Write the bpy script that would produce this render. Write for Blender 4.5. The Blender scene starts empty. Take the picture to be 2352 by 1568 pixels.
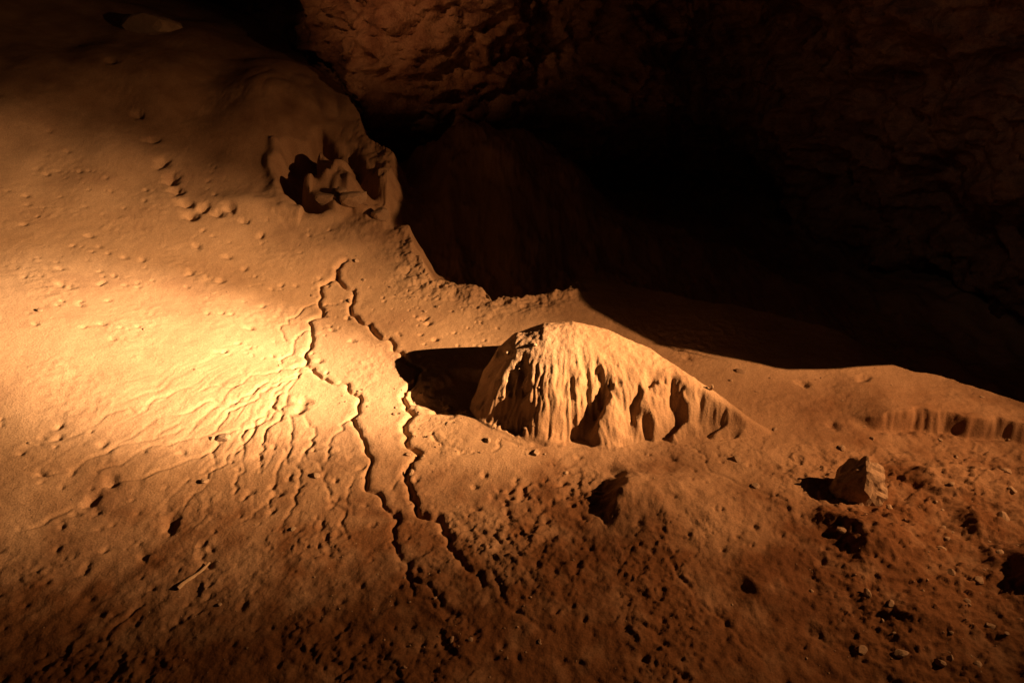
import bpy, bmesh, math, numpy as np
from mathutils import Vector
rng=np.random.default_rng(7)
scene=bpy.context.scene
TH=math.radians(35); CH=9.5; F=1568.0
cT,sT=math.cos(TH),math.sin(TH)
def G(u,v,z=0.0):
    """ground position of a feature, back-projected from its image pixel (terrain point at height z)"""
    a=u-1176.0; b=v-784.0
    dy=cT*F-sT*b; dz=-(cT*b+sT*F)
    t=(CH-z)/(-dz)
    return (a*t,dy*t)
# ---------- noise ----------
perm=rng.permutation(256).astype(np.int64); perm=np.concatenate([perm,perm])
ga=rng.random(256)*2*np.pi; gx=np.cos(ga); gy=np.sin(ga)
def pn(x,y,s=0):
    x=x+s*17.31; y=y-s*9.73
    xi=np.floor(x).astype(np.int64); yi=np.floor(y).astype(np.int64)
    xf=x-xi; yf=y-yi
    u=xf*xf*xf*(xf*(xf*6-15)+10); v=yf*yf*yf*(yf*(yf*6-15)+10)
    def g(i,j,dx,dy):
        h=perm[(perm[(xi+i)&255]+yi+j)&255]
        return gx[h]*dx+gy[h]*dy
    a=g(0,0,xf,yf); b=g(1,0,xf-1,yf); c=g(0,1,xf,yf-1); d=g(1,1,xf-1,yf-1)
    return ((a+u*(b-a))*(1-v)+(c+u*(d-c))*v)*1.5
def fbm(x,y,o=4,s=0,gain=.5):
    r=0;a=1;f=1
    for i in range(o):
        r=r+a*pn(x*f,y*f,s+i*3.1); a*=gain; f*=2.03
    return r
def ridged(x,y,o=3,s=0):
    r=0;a=1;f=1
    for i in range(o):
        r=r+a*(1-2*np.abs(pn(x*f,y*f,s+i*2.7))); a*=.5; f*=2.1
    return r/1.75
def ss(a,b,x):
    t=np.clip((x-a)/(b-a),0,1); return t*t*(3-2*t)
def softp(x,k=1.0):
    return k*np.log1p(np.exp(np.clip(x/k,-30,30)))
def dist_poly(x,y,pts,closed=False,rad=None):
    d=np.full(x.shape,1e9); n=len(pts)
    for i in range(n if closed else n-1):
        ax,ay=pts[i]; bx,by=pts[(i+1)%n]
        if rad is not None:
            m=(x>min(ax,bx)-rad)&(x<max(ax,bx)+rad)&(y>min(ay,by)-rad)&(y<max(ay,by)+rad)
            if not m.any(): continue
            X=x[m];Y=y[m]
        else: X=x;Y=y
        dx,dy=bx-ax,by-ay; L=dx*dx+dy*dy+1e-12
        t=np.clip(((X-ax)*dx+(Y-ay)*dy)/L,0,1)
        dd=np.hypot(X-ax-t*dx,Y-ay-t*dy)
        if rad is not None: d[m]=np.minimum(d[m],dd)
        else: d=np.minimum(d,dd)
    return d
def inside(x,y,pts):
    c=np.zeros(x.shape,bool); n=len(pts)
    for i in range(n):
        ax,ay=pts[i]; bx,by=pts[(i+1)%n]
        if ay==by: continue
        k=((ay>y)!=(by>y))&(x<(bx-ax)*(y-ay)/(by-ay)+ax)
        c^=k
    return c
def jag(pts,it=3,amp=.13):
    pts=[np.array(p,float) for p in pts]
    for k in range(it):
        out=[pts[0]]
        for a,b in zip(pts[:-1],pts[1:]):
            d=b-a; m=(a+b)/2+np.array([-d[1],d[0]])*rng.normal()*amp
            out+= [m,b]
        pts=out
    return [tuple(p) for p in pts]
# ---------- plateau outline ----------
edge=[(30,7.5),(16,9.2)]+[G(*p) for p in [(2352,940),(2180,885),(2040,842),(1985,790),(1900,752),(1750,712),(1600,690),(1450,655),(1340,638)]]
edgeL=[G(*p) for p in [(1325,652),(1260,672),(1190,686),(1128,692),(1095,664),(1040,658),(1000,658),(965,610),(945,575),(920,553),(868,552)]]+[(-4.0,20.4),(-4.0,22),(-5.3,24),(-7.7,27.3),(-9.5,31),(-12,34)]
edge0=edge+edgeL
edge=edge+jag(edgeL,2,.10)
plateau=edge+[(-60,60),(-60,-12),(30,-12)]
gullyc=[(-6.3,19.3),(-6.75,20.4),(-6.9,21.6),(-6.4,22.8)]
gullyb=[(-5.6,22.2),(-5.0,21.2),(-4.1,20.0),(-3.5,19.0)]
R1=jag([G(*p) for p in [(800,628),(778,652),(815,680),(805,712),(850,750),(905,795),(930,825),(965,850),(940,890),(928,920),(950,950),(938,1000),(930,1080),(945,1130),(965,1180),(1000,1190),(1030,1250),(1080,1310),(1110,1340)]],3)
R2=jag([G(*p) for p in [(778,652),(740,680),(735,712),(718,770),(715,800),(697,850),(740,875),(800,885),(825,910),(808,960),(835,1010),(845,1080),(880,1150),(915,1190),(900,1240),(940,1290),(990,1350),(1050,1410)]],3)
small=[jag([G(*p) for p in q],3,.15) for q in [
 [(690,860),(660,940),(668,1000)],[(955,995),(1010,1015),(1080,1040),(1150,1008),(1250,1022)],
 [(750,1080),(770,1160),(800,1235)],[(1560,1020),(1620,1060),(1720,1120),(1800,1150)],
 [(915,1190),(880,1240)],[(1560,1260),(1600,1380),(1680,1440),(1760,1520)],
 [(735,712),(690,740),(660,800)],[(718,770),(680,800),(650,850)],[(690,870),(630,930),(570,1000),(540,1060)],
 [(640,920),(610,1010),(600,1090)],[(330,1390),(250,1450),(150,1568)],[(1140,1330),(1180,1400),(1270,1450)],
 [(940,1320),(1000,1400),(1100,1450)],
 [(680,880),(600,920),(520,990),(400,1050),(250,1110)],[(690,870),(610,900),(500,950),(420,990)],[(650,915),(590,990),(500,1080),(430,1170)],
 [(620,960),(560,1060),(540,1140)],[(700,960),(720,1020),(690,1060)],[(560,1040),(480,1110),(380,1190)],[(610,1010),(640,1080),(620,1150),(560,1200)],
 [(700,850),(600,880),(480,930),(330,1000),(180,1060)],[(640,900),(520,960),(400,1030),(260,1080),(90,1130)],[(590,990),(500,1050),(360,1110),(200,1190),(60,1240)],
 [(845,1080),(800,1120),(810,1180)],[(808,960),(770,1000),(750,1060)],[(930,1080),(900,1120)],[(720,1020),(740,1080)],[(670,1000),(690,1080),(680,1160),(640,1220)]]]
scarp=[G(*p) for p in [(1960,960),(2060,985),(2170,978),(2352,1005),(2500,1030)]]
foots=[]
for p in [(700,930,1.2),(690,950,1.2),(735,838,.8),(810,790,.7),(975,735,1),(985,745,.9),(1000,780,.8),(1310,766,1),(520,700,1),(580,785,.9),(160,660,1),(140,655,1),(440,632,1),(455,575,1),(500,700,.8),(540,655,1),(575,670,.8),(210,555,.9),(190,1120,1.3),(245,1080,1.2),(385,1175,1.4),(380,1195,1.2),(140,620,.8),(60,530,.8),(680,300,.6),(560,515,.9),(600,545,.9),(320,340,1),(350,370,1),(370,390,1),(385,415,1.2),(400,435,1.3),(410,455,1.2),(430,480,1.2),(440,505,1.2),(470,490,1.1),(500,500,1),(530,490,1),(1840,880,1),(1555,800,.9),(1580,820,.8),(1980,878,1.3),(1850,885,1),(1915,975,1.2),(330,605,.8),(290,600,.8)]:
    x,y=G(p[0],p[1])
    if p[1]<560 or p[0]<500:
        for _ in range(8):
            zz=.24*math.log1p(math.exp((-4.8-x)/.9))*.9+.2*max(0,y-15.8)
            x,y=G(p[0],p[1],zz)
    foots.append((x,y,.105*p[2]*(1.5 if (310<p[0]<540 and p[1]<520) else 1),rng.random()*3.14))
for i in range(95):
    cx=rng.uniform(-150,800);cy=rng.uniform(480,860); n=1+int(rng.random()*5)
    for k in range(n):
        x,y=G(cx+rng.normal()*22,cy+rng.normal()*9); foots.append((x,y,.024+.05*rng.random()**2,rng.random()*3.14))
for i in range(560):
    u=rng.uniform(0,2352);v=rng.uniform(1030,1568); x,y=G(u,v); foots.append((x,y,.022+.07*rng.random()**2.5,rng.random()*3.14))
for i in range(50):
    x,y=G(rng.normal(1230,60),rng.normal(1140,35)); foots.append((x,y,rng.uniform(.035,.075),rng.random()*3.14))
for i in range(140):
    x,y=G(rng.uniform(850,1150) if i%2 else rng.uniform(1050,2300),rng.uniform(660,800) if i%2 else rng.uniform(1040,1300)); foots.append((x,y,rng.uniform(.02,.05),rng.random()*3.14))
# mound lines
mx =np.array([-.90,-.86,-.76,-.58,-.3,.1,.67,1.3,2.04,2.9,3.73,4.6,5.28])
mh =np.array([0,.18,.40,.68,.98,1.26,1.48,1.55,1.46,1.25,.90,.45,0])
myc=np.array([11.3,11.35,11.5,11.7,11.88,11.98,12.02,11.98,11.84,11.45,10.9,10.46,10.36])
myf=np.array([11.2,11.0,10.8,10.6,10.35,10.12,9.95,9.87,9.82,9.85,9.98,10.15,10.3])
def mound(x,y):
    x2=x+.06*pn(x*2,y*2,41)
    h=np.interp(x2,mx,mh); yc=np.interp(x2,mx,myc); yf=np.interp(x2,mx,myf)
    t=(yc-y)/np.maximum(yc-yf,.05)
    tf=np.clip(t,0,1)
    fr=1-tf**1.9
    tb=np.clip((y-yc)/(1.1*h+.1),0,1)
    bk=(1-ss(0,1,tb))
    prof=np.where(t>=0,fr,bk)
    ang=np.arctan2(x-1.1,np.maximum(13.6-y,.2))
    w=ss(.18,.7,tf)*(1-ss(.9,1.0,tf))*(t>0)
    rib2=ridged(ang*8+.5*pn(x*2,y*2,9),y*.8,2,6)
    rib3=ridged(ang*26+.4*pn(x*4,y*4,2),y*1.1,2,8)
    cut=np.zeros_like(x)
    for xb,wd,dp,top,ln in [(-.02,.45,.24,.25,.5),(1.40,.55,.42,.30,.60),(2.45,.40,.42,.42,.40),(3.05,.34,.34,.10,.40),(3.70,.52,.46,.16,.55),(4.35,.36,.34,.15,.30)]:
        xcen=xb+ln*(1-tf)+.20*fbm(y*2.5,x*0+xb,3,12)
        q=(x-xcen)/(1+.4*pn(y*3,x*0+xb*3,13))
        k=ss(top,top+.5,tf+.12*fbm(x*4,y*2,3,14))
        g=np.where(q>0,np.exp(-(q/(wd*.55*(.4+.6*k)))**4),np.exp(-(q/(wd*1.1*(.4+.6*k)))**2))
        cut+=dp*g*k
    z=h*prof - np.minimum(h,1)*(w*(.04*np.clip(.8-rib2,0,1.5)+(.03+.04*tf)*(1-rib3)) + np.minimum(cut,.5)*(1-ss(.88,1,tf))*(t>0))
    z+= .014*fbm(x*5,y*5,4,44,.6)*(t>-.2)*ss(0,.4,h)
    m=(h>0)&(tf<1)&(tb<1)
    return np.where(m,np.maximum(z,-.05),0)
def H(x,y,detail=True):
    z=np.zeros_like(x)
    fgm=1-ss(7.0,10.0,y+.25*(-x)+.8*fbm(x*.3,y*.3,2,77))
    rightm=ss(3.5,7,x+.6*pn(x*.5,y*.5,5))*(1-ss(9.0,10.5,y))
    z+=.24*softp(-4.8-x,.9)*ss(5,12,y)
    hm=1-ss(-3.0,1.0,x)
    hill=.2*softp(y-15.8,1.0)*hm
    z+=hill-.30*softp(y-29,1.0)
    z+=.55*np.exp(-(((x+12)/2.4)**2+((y-24)/2.0)**2))+.5*np.exp(-(((x+8.5)/1.3)**2+((y-24.5)/2.5)**2))-.35*np.exp(-(((x+10.3)/.9)**2+((y-24.5)/2.5)**2))
    z+=.3*fbm(x*.18,y*.18,3,11)*ss(15,21,y)
    z+=.04*fbm(x*.35,y*.35,3,12)*(1+1.2*rightm)
    bx,by=G(1050,900)
    q=((x-bx)/1.05)**2+((y-by)/.8)**2
    z-=.20*(1-ss(.3,1.2,q+.45*fbm(x*1.6,y*1.6,3,4)))
    z+=mound(x,y)
    def hump(u,v,hh,rx,ry,steep=.35):
        cx,cy=G(u,v); dx=x-cx+.25*fbm(x*1.2,y*1.2,3,17); rxx=np.where(dx<0,rx*steep,rx)
        return hh*np.exp(-(dx/rxx)**2-((y-cy)/ry)**2)
    z+=hump(1440,1140,.40,1.5,.6,.24)+hump(1960,1240,.38,1.0,.5,.30)+hump(2390,1350,.5,1.2,.7,.4)+hump(2150,1100,.2,1.2,.4)
    z+=hump(2080,1420,.18,.8,.3)+hump(1740,1350,.14,.7,.3)+hump(2230,1200,.22,.7,.3)
    sy=np.interp(x,[p[0] for p in scarp],[p[1] for p in scarp])
    so=y-sy+.24*fbm(x*.9+.2,y*.5,4,3,.55)
    z+=np.where((x>scarp[0][0]-.3),(.36*ss(-.12,.10,so)*np.exp(-np.clip(y-sy,0,9)/1.6)-.10*np.exp(-((so+.12)/.13)**2))*ss(scarp[0][0]-.3,scarp[0][0]+.9,x),0)
    wx=x+.12*fbm(x*1.1,y*1.1,4,21); wy=y+.12*fbm(x*1.1,y*1.1,4,22)
    ins=inside(wx,wy,plateau); de=dist_poly(wx,wy,edge)
    de0=dist_poly(wx,wy,edge0); des=de+(de0-de)*ss(.3,1.0,de)
    drop=3.2*(1-np.exp(-des/1.5))
    pit=-drop-.45*fbm(x*.5,y*.35,5,31)*ss(0,.8,des)
    pit+=4.8*np.exp(-((x+.3)/4.0)**2-((y-24.2)/3.6)**2)*ss(0,2,des)
    pit+=1.6*np.exp(-((x-6)/4.0)**2-((y-21)/3)**2)*ss(0,2,des)
    g1=dist_poly(wx+.5*pn(x*.9,y*.9,61),wy,gullyc); g2=dist_poly(wx,wy+.4*pn(x*.9,y*.9,62),gullyb)
    gv=-1.15*np.exp(-(g1/.42)**4)-.65*np.exp(-(g2/.38)**2)
    lump=np.exp(-((x+5.3)/1.5)**2-((y-20.6)/1.8)**2)
    z+=gv+lump*(.45*np.abs(fbm(x*.8,y*.6,3,64))+.14-.25*ss(0,.35,.25-np.abs(pn(x*.9+.3*y,y*.5,65))))
    fold=np.exp(-((x+7.2)/2.2)**2-((y-25)/2.0)**2)
    z+=fold*.35*np.abs(fbm(x*.55,y*.4,2,66))
    z+=.16*np.exp(-((g1-.75)/.25)**2)*(x<-6.2)*(y<22)
    z+=.22*np.exp(-((x+7.6)/.9)**2-((y-18.6)/.45)**2)
    z=np.where(ins,z,z*np.exp(-des/2)+pit)
    crest=ins*np.exp(-(de/.7)**2)*ss(-7,-4,x)*(1-ss(1.5,2.5,x))
    if detail:
        z+=crest*(.10*fbm(x*2.2,y*2.2,4,51)+.035*ridged(x*5,y*5,2,52))
        w1=.037+.018*pn(x*2,y*2,61)
        for R,dp,wf in ((R1,.10,1.2),(R2,.075,.95)):
            d=dist_poly(x,y,R,rad=.7)
            z-=dp*np.exp(-(d/(w1*wf))**2)*(1+.6*pn(x*1.5,y*1.5,3))*(.6+.4*ss(7,9,y))
            z+=.012*np.exp(-((d-.14)/.08)**2)
            z-=.022*np.exp(-(d/.3)**2)
        for k_,R in enumerate(small):
            d=dist_poly(x,y,R,rad=.4); z-=.022*np.exp(-(d/.032)**2)*(1+.7*pn(x*1.3,y*1.3,k_))
        fx,fy=G(760,700)
        r=np.hypot(x-fx,y-fy); a=np.arctan2(y-fy,x-fx)
        am=ss(-2.34,-2.05,a)*(1-ss(-1.6,-1.42,a))*(a<0)
        fm=am*ss(2.2,3.8,r)*(1-ss(5.5,9.0,r))
        aw=a+.035*fbm(x*.9,y*.9,5,71)*ss(1.5,5,r)
        bl=ss(2.8,4.6,r)
        rl=(1-bl)*ridged(aw*9,r*.3,2,72)+bl*ridged(aw*17,r*.3,2,73)
        z-=fm*.024*np.clip(rl-.45,0,1)*1.6
        rl2=ridged(aw*34,r*.5,2,74); z-=fm*ss(2.5,4.0,r)*.012*np.clip(rl2-.2,0,1)
        lf=(1-ss(-6,-2,x))*(1-ss(8.0,10.5,y))
        z+=lf*.010*ridged((x*.35+y)*2.6+.5*fbm(x,y,3,8),(x-y*.35)*.5,3,81)
        for (px,py,pr,pa) in foots:
            m=(np.abs(x-px)<pr*3.2)&(np.abs(y-py)<pr*3.2)
            if not m.any(): continue
            X=x[m]-px;Y=y[m]-py
            c,s=math.cos(pa),math.sin(pa); q=np.hypot((X*c+Y*s)/1.4,(-X*s+Y*c))/pr
            q=q+.3*pn(X/pr*1.2+px*9,Y/pr*1.2,5)
            z[m]+= -(.75 if pr<.06 else (.95 if py>17 else .6))*pr*np.exp(-(q**2)*1.6)+.03*pr*np.exp(-((q-1.3)/.4)**2)
        z+=.006*fbm(x*3.2,y*3.2,4,91,.6)
        z+=.010*fbm(x*6,y*6,3,191,.6)*np.clip(ss(-.1,.5,pn(x*.7,y*.7,192)),.15,1)
        cl=fbm(x*2.6,y*2.6,5,92,.58)
        z+=fgm*(.028*cl+.065*np.clip(ridged(x*3.2+.5*cl,y*4,3,93)-.25,0,1)*ss(-.05,.4,pn(x*.6,y*.8,94)))
        mid=np.exp(-((x-0.2)/1.6)**2-((y-7.2)/1.0)**2)
        z+=mid*.045*fbm(x*4,y*4,4,98,.6)
        z+=rightm*(.05*fbm(x*2.1,y*2.6,5,95,.62)+.10*np.clip(ridged(x*2.0+.4*cl,y*3.4,3,96)-.35,0,1))
    return z
# ---------- ground mesh ----------
def grow(start,end,s0,g,smax):
    out=[start]; s=s0; sgn=1 if end>start else -1
    while (end-out[-1])*sgn>0:
        out.append(out[-1]+sgn*s); s=min(s*g,smax)
    return out[1:]
xc=np.concatenate([np.arange(-12.5,-6,.034),np.arange(-6,6,.023),np.arange(6,11.5,.028)])
xs=np.concatenate([grow(xc[0],-45,.04,1.02,1.0)[::-1],xc,grow(xc[-1],30,.04,1.03,1.0)])
yc=np.arange(4.4,13.6,.023)
ys=np.concatenate([grow(yc[0],-10,.03,1.06,1.0)[::-1],yc,grow(yc[-1],34,.026,1.006,.12),])
ys=np.concatenate([ys,grow(ys[-1],60,.15,1.05,1.0)])
X,Y=np.meshgrid(xs,ys); Z=H(X,Y)
def grid_mesh(name,P,ny,nx):
    me=bpy.data.meshes.new(name)
    me.vertices.add(nx*ny); me.vertices.foreach_set('co',P.astype(np.float32).ravel())
    i=np.arange(nx*ny).reshape(ny,nx)
    q=np.stack([i[:-1,:-1],i[:-1,1:],i[1:,1:],i[1:,:-1]],-1).reshape(-1,4)
    n=len(q); me.loops.add(n*4); me.loops.foreach_set('vertex_index',q.ravel().astype(np.int32))
    me.polygons.add(n); me.polygons.foreach_set('loop_start',np.arange(0,n*4,4,dtype=np.int32))
    try: me.polygons.foreach_set('loop_total',np.full(n,4,dtype=np.int32))
    except Exception: pass
    me.polygons.foreach_set('use_smooth',np.ones(n,dtype=bool))
    me.update(calc_edges=True); me.validate()
    ob=bpy.data.objects.new(name,me); scene.collection.objects.link(ob); return ob
ground=grid_mesh('sandy_cave_ground',np.stack([X,Y,Z],-1).reshape(-1,3),len(ys),len(xs))
# ---------- materials ----------
def mat(name,cols,scale=1.0,bumps=((60,.3,.01),),rough=.95,damp_dim=None,spec=.15):
    m=bpy.data.materials.new(name); m.use_nodes=True; nt=m.node_tree; N=nt.nodes; L=nt.links
    b=N['Principled BSDF']; b.inputs['Roughness'].default_value=rough
    b.inputs['Specular IOR Level'].default_value=spec
    tc=N.new('ShaderNodeTexCoord')
    n=N.new('ShaderNodeTexNoise'); n.inputs['Scale'].default_value=scale; n.inputs['Detail'].default_value=8; n.inputs['Roughness'].default_value=.65
    L.new(tc.outputs['Object'],n.inputs['Vector'])
    r=N.new('ShaderNodeValToRGB'); r.color_ramp.elements[0].position=.32; r.color_ramp.elements[1].position=.68
    r.color_ramp.elements[0].color=(*cols[0],1); r.color_ramp.elements[1].color=(*cols[-1],1)
    for k,c in enumerate(cols[1:-1]):
        e=r.color_ramp.elements.new(.32+.36*(k+1)/(len(cols)-1)); e.color=(*c,1)
    L.new(n.outputs['Fac'],r.inputs['Fac']); out=r.outputs['Color']
    n2=N.new('ShaderNodeTexNoise'); n2.inputs['Scale'].default_value=35; n2.inputs['Detail'].default_value=4
    L.new(tc.outputs['Object'],n2.inputs['Vector'])
    mr=N.new('ShaderNodeMapRange'); mr.inputs['From Min'].default_value=.3; mr.inputs['From Max'].default_value=.7; mr.inputs['To Min'].default_value=.78; mr.inputs['To Max'].default_value=1.15
    L.new(n2.outputs['Fac'],mr.inputs['Value'])
    mx_=N.new('ShaderNodeMix'); mx_.data_type='RGBA'; mx_.blend_type='MULTIPLY'; mx_.inputs['Factor'].default_value=1
    L.new(out,mx_.inputs['A']); L.new(mr.outputs['Result'],mx_.inputs['B']); out=mx_.outputs['Result']
    if damp_dim:
        at=N.new('ShaderNodeAttribute'); at.attribute_name='damp_falloff'
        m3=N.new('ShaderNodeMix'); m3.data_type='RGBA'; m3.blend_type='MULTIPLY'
        m3.inputs['B'].default_value=(*damp_dim,1)  # multiplies in moist brown and painted light falloff
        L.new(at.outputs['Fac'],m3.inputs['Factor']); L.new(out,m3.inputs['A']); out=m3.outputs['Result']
    L.new(out,b.inputs['Base Color'])
    prev=None
    for sc,st,di in bumps:
        bn=N.new('ShaderNodeTexNoise'); bn.inputs['Scale'].default_value=sc; bn.inputs['Detail'].default_value=6; bn.inputs['Roughness'].default_value=.6
        L.new(tc.outputs['Object'],bn.inputs['Vector'])
        bp=N.new('ShaderNodeBump'); bp.inputs['Strength'].default_value=st; bp.inputs['Distance'].default_value=di
        L.new(bn.outputs['Fac'],bp.inputs['Height'])
        if prev: L.new(prev,bp.inputs['Normal'])
        prev=bp.outputs['Normal']
    L.new(prev,b.inputs['Normal'])
    return m
sand=mat('sand',[(.34,.208,.122),(.42,.272,.16),(.48,.32,.195)],.5,((9,.35,.02),(28,.9,.014)),damp_dim=(.33,.225,.155))  # last tint: moist mud, deepened to paint the foreground light falloff
rockm=mat('cave_rock',[(.08,.04,.025),(.18,.085,.045),(.28,.16,.09),(.12,.055,.035)],.7,((1.6,.8,.3),(8,.7,.06)),rough=.8,spec=.3)
stonem=mat('stone',[(.24,.155,.095),(.36,.25,.16)],3,((20,.5,.02),))
wood=mat('wood',[(.22,.14,.08),(.36,.25,.15)],6,((30,.5,.01),))
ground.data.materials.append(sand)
damp_falloff=(1-ss(6.2,11.8,Y+.10*(-X)+1.6*fbm(X*.35,Y*.35,5,101,.6)))  # mask for damp mud plus light falloff painted into the sand colour
damp_falloff=np.clip(np.maximum(damp_falloff,ss(3,7,X)*(1-ss(11,13,Y))*.7),0,1)
damp_falloff=np.maximum(damp_falloff,.6*ss(17,24,Y))
damp_falloff=np.clip(damp_falloff+.25*fbm(X*1.5,Y*1.5,4,103,.6)*damp_falloff,0,1)
at=ground.data.attributes.new('damp_falloff','FLOAT','POINT'); at.data.foreach_set('value',damp_falloff.astype(np.float32).ravel())
# ---------- cave wall ----------
wl=[(-45,36),(-28,38),(-16,37),(-11,35.5),(-8.5,31.5),(-6.3,28.8),(-3.0,26.8),(0,27.2),(3,28.5),(7,30.5),(11,29),(13.5,24),(17,19.5),(21,15),(26,9),(30,0)]
wa=np.array(wl,float); seg=np.r_[0,np.cumsum(np.hypot(*np.diff(wa,axis=0).T))]
ns=900; nh=300
S=np.linspace(0,seg[-1],ns)
wxs=np.interp(S,seg,wa[:,0]); wys=np.interp(S,seg,wa[:,1])
k=np.hanning(41);k/=k.sum()
wxs=np.convolve(np.pad(wxs,20,'edge'),k,'valid'); wys=np.convolve(np.pad(wys,20,'edge'),k,'valid')
tx=np.gradient(wxs);ty=np.gradient(wys);tl=np.hypot(tx,ty); nx_=ty/tl; ny_=-tx/tl
hh=np.linspace(-5,16,nh)
SS,HH=np.meshgrid(S,hh)
D=1.5*fbm(SS*.16+3,HH*.2,3,201)+1.3*ridged(SS*.22+HH*.15,HH*.3-SS*.12,3,202)+.42*ridged(SS*.8+.5*pn(SS,HH,3),HH*.8,4,203)+.22*fbm(SS*2.0,HH*1.6,5,204,.6)
D=D-1.2*ss(1.5,-1.5,HH)+.22*np.maximum(HH-4,0)
D=np.round(D*2.2)/2.2*.3+D*.7
WX=wxs[None,:]+nx_[None,:]*D; WY=wys[None,:]+ny_[None,:]*D
wall=grid_mesh('cave_wall',np.stack([WX,WY,HH],-1).reshape(-1,3),nh,ns); wall.data.materials.append(rockm)
# ---------- lamp & added off-frame flag that shades the back of the chamber ----------
LP=np.array([16,8.0,8.2])
def az_el(p,z=0):
    dx,dy=p[0]-LP[0],p[1]-LP[1]; return math.degrees(math.atan2(dy,dx)), math.degrees(math.atan2(z-LP[2],math.hypot(dx,dy)))
low=[az_el(p) for p in [(17,15),(15,12.9)]+[G(*q) for q in [(2150,835),(2030,843),(1920,850),(1800,850),(1680,832),(1560,797),(1500,785)]]]
low.sort()
up=[az_el(G(*q)) for q in [(1500,785),(1450,762),(1400,735),(1345,705),(1315,672)]]
up+= [az_el((1.3,16.6))]
for p,z in [((-3.8,20),.2),((-4.2,22),.6),((-5.3,24),1.2),((-7.7,27.3),2.0)]: up.append(az_el(p,z))
am_=min(u[0] for u in up)
up+=[(am_-1.0,-6),(am_-1.8,18),(60,20)]
up.sort()
la=np.array(low); ua=np.array(up)
A=np.linspace(82,max(la[-1,0],ua[-1,0])-.01,260)
e0=np.interp(A,la[:,0],la[:,1]); e1=np.maximum(np.interp(A,ua[:,0],ua[:,1]),e0+.02)
rows=[]
for j in range(46):
    t=j/45; e=np.radians(e0+(e1-e0)*t); R=3.6+.5*math.sin(math.pi*t)*fbm(A*.12,np.full_like(A,t*5),3,301)
    rows.append(np.stack([LP[0]+R*np.cos(np.radians(A)),LP[1]+R*np.sin(np.radians(A)),LP[2]+R*np.tan(e)],-1))
flag_sheet=grid_mesh('shadow_flag',np.concatenate(rows),46,260); flag_sheet.data.materials.append(rockm)  # unseen sheet, added and shaped from the lamp to cut the shadow line
def spot(name,loc,tgt,energy,ang,blend,col,size):
    l=bpy.data.lights.new(name,'SPOT'); l.energy=energy; l.spot_size=math.radians(ang); l.spot_blend=blend; l.color=col; l.shadow_soft_size=size
    o=bpy.data.objects.new(name,l); o.location=loc; d=Vector(tgt)-Vector(loc); o.rotation_euler=d.to_track_quat('-Z','Y').to_euler(); scene.collection.objects.link(o); return o
spot('cave_floodlight_beam',LP,(-7.8,12.4,.8),64000,34,1.0,(1,.56,.25),.02)
spot('cave_floodlight_core',LP,(-7.2,12.1,.4),140000,15,1.0,(1,.67,.38),.02)
spot('cave_floodlight_spill',LP,(.4,12.0,0),13500,70,1.0,(1,.48,.19),.02)
spot('wall_fill',(-8,14,13),(-3.8,28,6.3),3800,38,1.0,(1,.43,.17),.15)  # off-frame spot added to brighten the rock face behind the flag's shadow
spot('wall_fill',(4,8,14),(17,21,6),420,60,1.0,(1,.62,.45),.2)  # faint unseen fill added to bring out the right-hand wall
# ---------- stones ----------
def hpt(x,y): return float(H(np.array([[x]],float),np.array([[y]],float))[0,0])
bm0=bmesh.new(); bmesh.ops.create_icosphere(bm0,subdivisions=2,radius=1); 
bv=np.array([v.co[:] for v in bm0.verts]); bf=np.array([[v.index for v in f.verts] for f in bm0.faces]); bm0.free()
def rock_shape(sz,flat=.65,facets=9):
    v=bv.copy()
    for _ in range(facets):
        n=rng.normal(size=3); n/=np.linalg.norm(n); c=rng.uniform(.45,.85); d=v@n; v-=np.outer(np.maximum(d-c,0),n)
    v*=np.array([rng.uniform(.7,1.3),rng.uniform(.7,1.1),flat*rng.uniform(.7,1.2)])
    a=rng.random()*6.28; c,s=math.cos(a),math.sin(a); v=v@np.array([[c,s,0],[-s,c,0],[0,0,1]])
    return v*sz
pl=[]
def scat(n,u0,u1,v0,v1,s0,s1):
    for _ in range(n):
        x,y=G(rng.uniform(u0,u1),rng.uniform(v0,v1)); pl.append((x,y,s0+(s1-s0)*rng.random()**6))
scat(80,800,1150,600,720,.02,.10); scat(50,930,1260,900,1050,.02,.12); scat(60,780,1000,880,1000,.012,.05)
scat(60,400,1900,1050,1560,.012,.05); scat(150,1900,2400,1000,1560,.012,.11); scat(40,0,800,950,1560,.012,.05)
scat(70,0,800,520,900,.01,.035); scat(50,1500,2350,830,1050,.012,.05); scat(30,830,1250,1300,1568,.02,.06)
for p in [(520,1027,.13),(475,1118,.10),(725,1094,.08),(495,1030,.06),(675,1218,.06),(1700,855,.11),(1690,1055,.11),(945,1085,.09),(720,700,.05),(145,828,.07),(1735,1120,.10),(2300,1195,.17),(1300,1085,.08),(1780,985,.08)]:
    x,y=G(p[0],p[1]); pl.append((x,y,p[2]))
px=np.array([[p[0] for p in pl]]);py=np.array([[p[1] for p in pl]]); pz=H(px,py)[0]
V=[];Fc=[];o=0
for (x,y,s),z in zip(pl,pz):
    v=rock_shape(s)+np.array([x,y,z+s*.12]); V.append(v); Fc.append(bf+o); o+=len(v)
def tri_mesh(name,V,Fc,m,smooth=False):
    me=bpy.data.meshes.new(name); me.from_pydata(V.tolist(),[],Fc.tolist()); me.update()
    ob=bpy.data.objects.new(name,me); scene.collection.objects.link(ob); me.materials.append(m)
    return ob
tri_mesh('scattered_stones',np.concatenate(V),np.concatenate(Fc),stonem)
def rockobj(name,x,y,s,dims,zoff=.2):
    v=rock_shape(s,.8,12)*np.array(dims); z=hpt(x,y); return tri_mesh(name,v+np.array([x,y,z+s*zoff]),bf,stonem)
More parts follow.
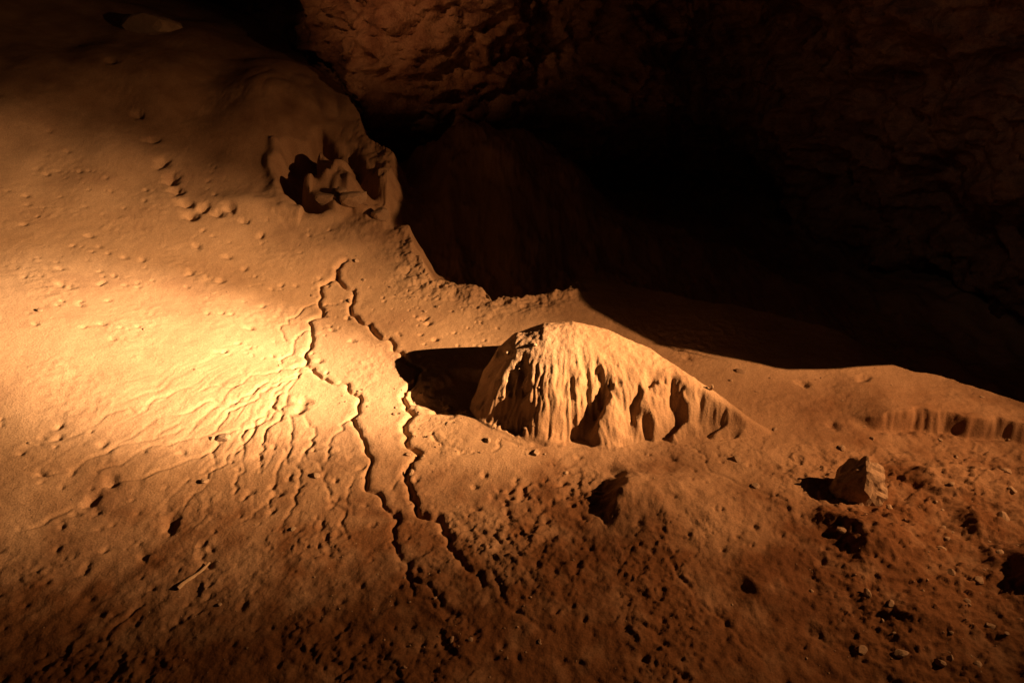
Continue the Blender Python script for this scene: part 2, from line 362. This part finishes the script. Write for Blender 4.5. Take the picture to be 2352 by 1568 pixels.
rockobj('gully_rock',-4.75,19.25,.42,(1,.8,1),.4); rockobj('gully_rock',-4.0,18.9,.3,(1,.8,1.2),.3); rockobj('gully_rock',-5.6,19.3,.3,(1.2,.8,.8),.3); rockobj('gully_rock',-5.2,19.6,.28,(1.2,.8,.8),.3)
rockobj('ledge_rock',-13.4,27.5,1.0,(1.2,1,.6))
bm=bmesh.new()
bx,by=G(1978,1150)
for c in [(-.42,-.12,-.15),(-.1,-.35,-.15),(.38,-.25,-.15),(.45,.2,-.15),(0,.4,-.15),(-.4,.25,-.15),(-.46,.0,.22),(-.08,-.2,.62),(-.02,.08,.80),(.2,.05,.66),(.44,-.1,.25),(.3,-.3,.12),(-.2,.25,.6)]: bm.verts.new(c)
bmesh.ops.convex_hull(bm,input=bm.verts)
bmesh.ops.subdivide_edges(bm,edges=bm.edges[:],cuts=6,use_grid_fill=True); bmesh.ops.triangulate(bm,faces=bm.faces[:])
bm.normal_update()
for v in bm.verts:
    a=np.array([v.co.x+v.co.z*.7]);b=np.array([v.co.y+v.co.z*.9]); v.co+=v.normal*float(.09*fbm(a*3.5,b*3.5,4,401,.6)[0])
bmesh.ops.smooth_vert(bm,verts=bm.verts[:],factor=.4,use_axis_x=True,use_axis_y=True,use_axis_z=True)
me=bpy.data.meshes.new('boulder'); bm.to_mesh(me); bm.free(); me.materials.append(stonem)
bo=bpy.data.objects.new('boulder',me); bo.location=(bx,by+.2,hpt(bx,by+.2)); bo.scale=(1.1,1.1,1.1); scene.collection.objects.link(bo)
def stick(name,p0,p1,r):
    bm=bmesh.new(); n=9; m=8; rings=[]
    d=(p1-p0); q=d.to_track_quat('Z','Y')
    for i in range(n):
        t=i/(n-1); c=p0+d*t+q@Vector((.012*math.sin(t*7),.01*math.cos(t*5),0)); rr=r*(1-.35*t)*(1+.12*math.sin(i*2.3))
        rings.append([bm.verts.new(c+q@Vector((rr*math.cos(a*6.283/m),rr*math.sin(a*6.283/m),0))) for a in range(m)])
    for i in range(n-1):
        for a in range(m): bm.faces.new([rings[i][a],rings[i][(a+1)%m],rings[i+1][(a+1)%m],rings[i+1][a]])
    bm.faces.new(rings[0][::-1]); bm.faces.new(rings[-1])
    me=bpy.data.meshes.new(name); bm.to_mesh(me); bm.free(); me.materials.append(wood)
    ob=bpy.data.objects.new(name,me); scene.collection.objects.link(ob)
a=G(412,1358); b=G(484,1296)
stick('wooden_stick',Vector((a[0],a[1],hpt(*a)+.03)),Vector((b[0],b[1],hpt(*b)+.05)),.035)
c=G(1634,890,.85); z=hpt(*c); stick('wooden_peg',Vector((c[0],c[1],z-.05)),Vector((c[0]+.01,c[1],z+.13)),.03)
# ---------- world & camera ----------
w=bpy.data.worlds.new('World'); scene.world=w; w.use_nodes=True
bg=w.node_tree.nodes['Background']; bg.inputs['Color'].default_value=(1,.50,.30,1); bg.inputs['Strength'].default_value=.009
cam=bpy.data.cameras.new('camera'); cam.lens=24; cam.sensor_width=36; cam.clip_end=300
co=bpy.data.objects.new('camera',cam); co.location=(0,0,CH); co.rotation_euler=(math.pi/2-TH,0,0); scene.collection.objects.link(co); scene.camera=co
scene.view_settings.view_transform='Standard'; scene.view_settings.look='None'; scene.view_settings.exposure=0
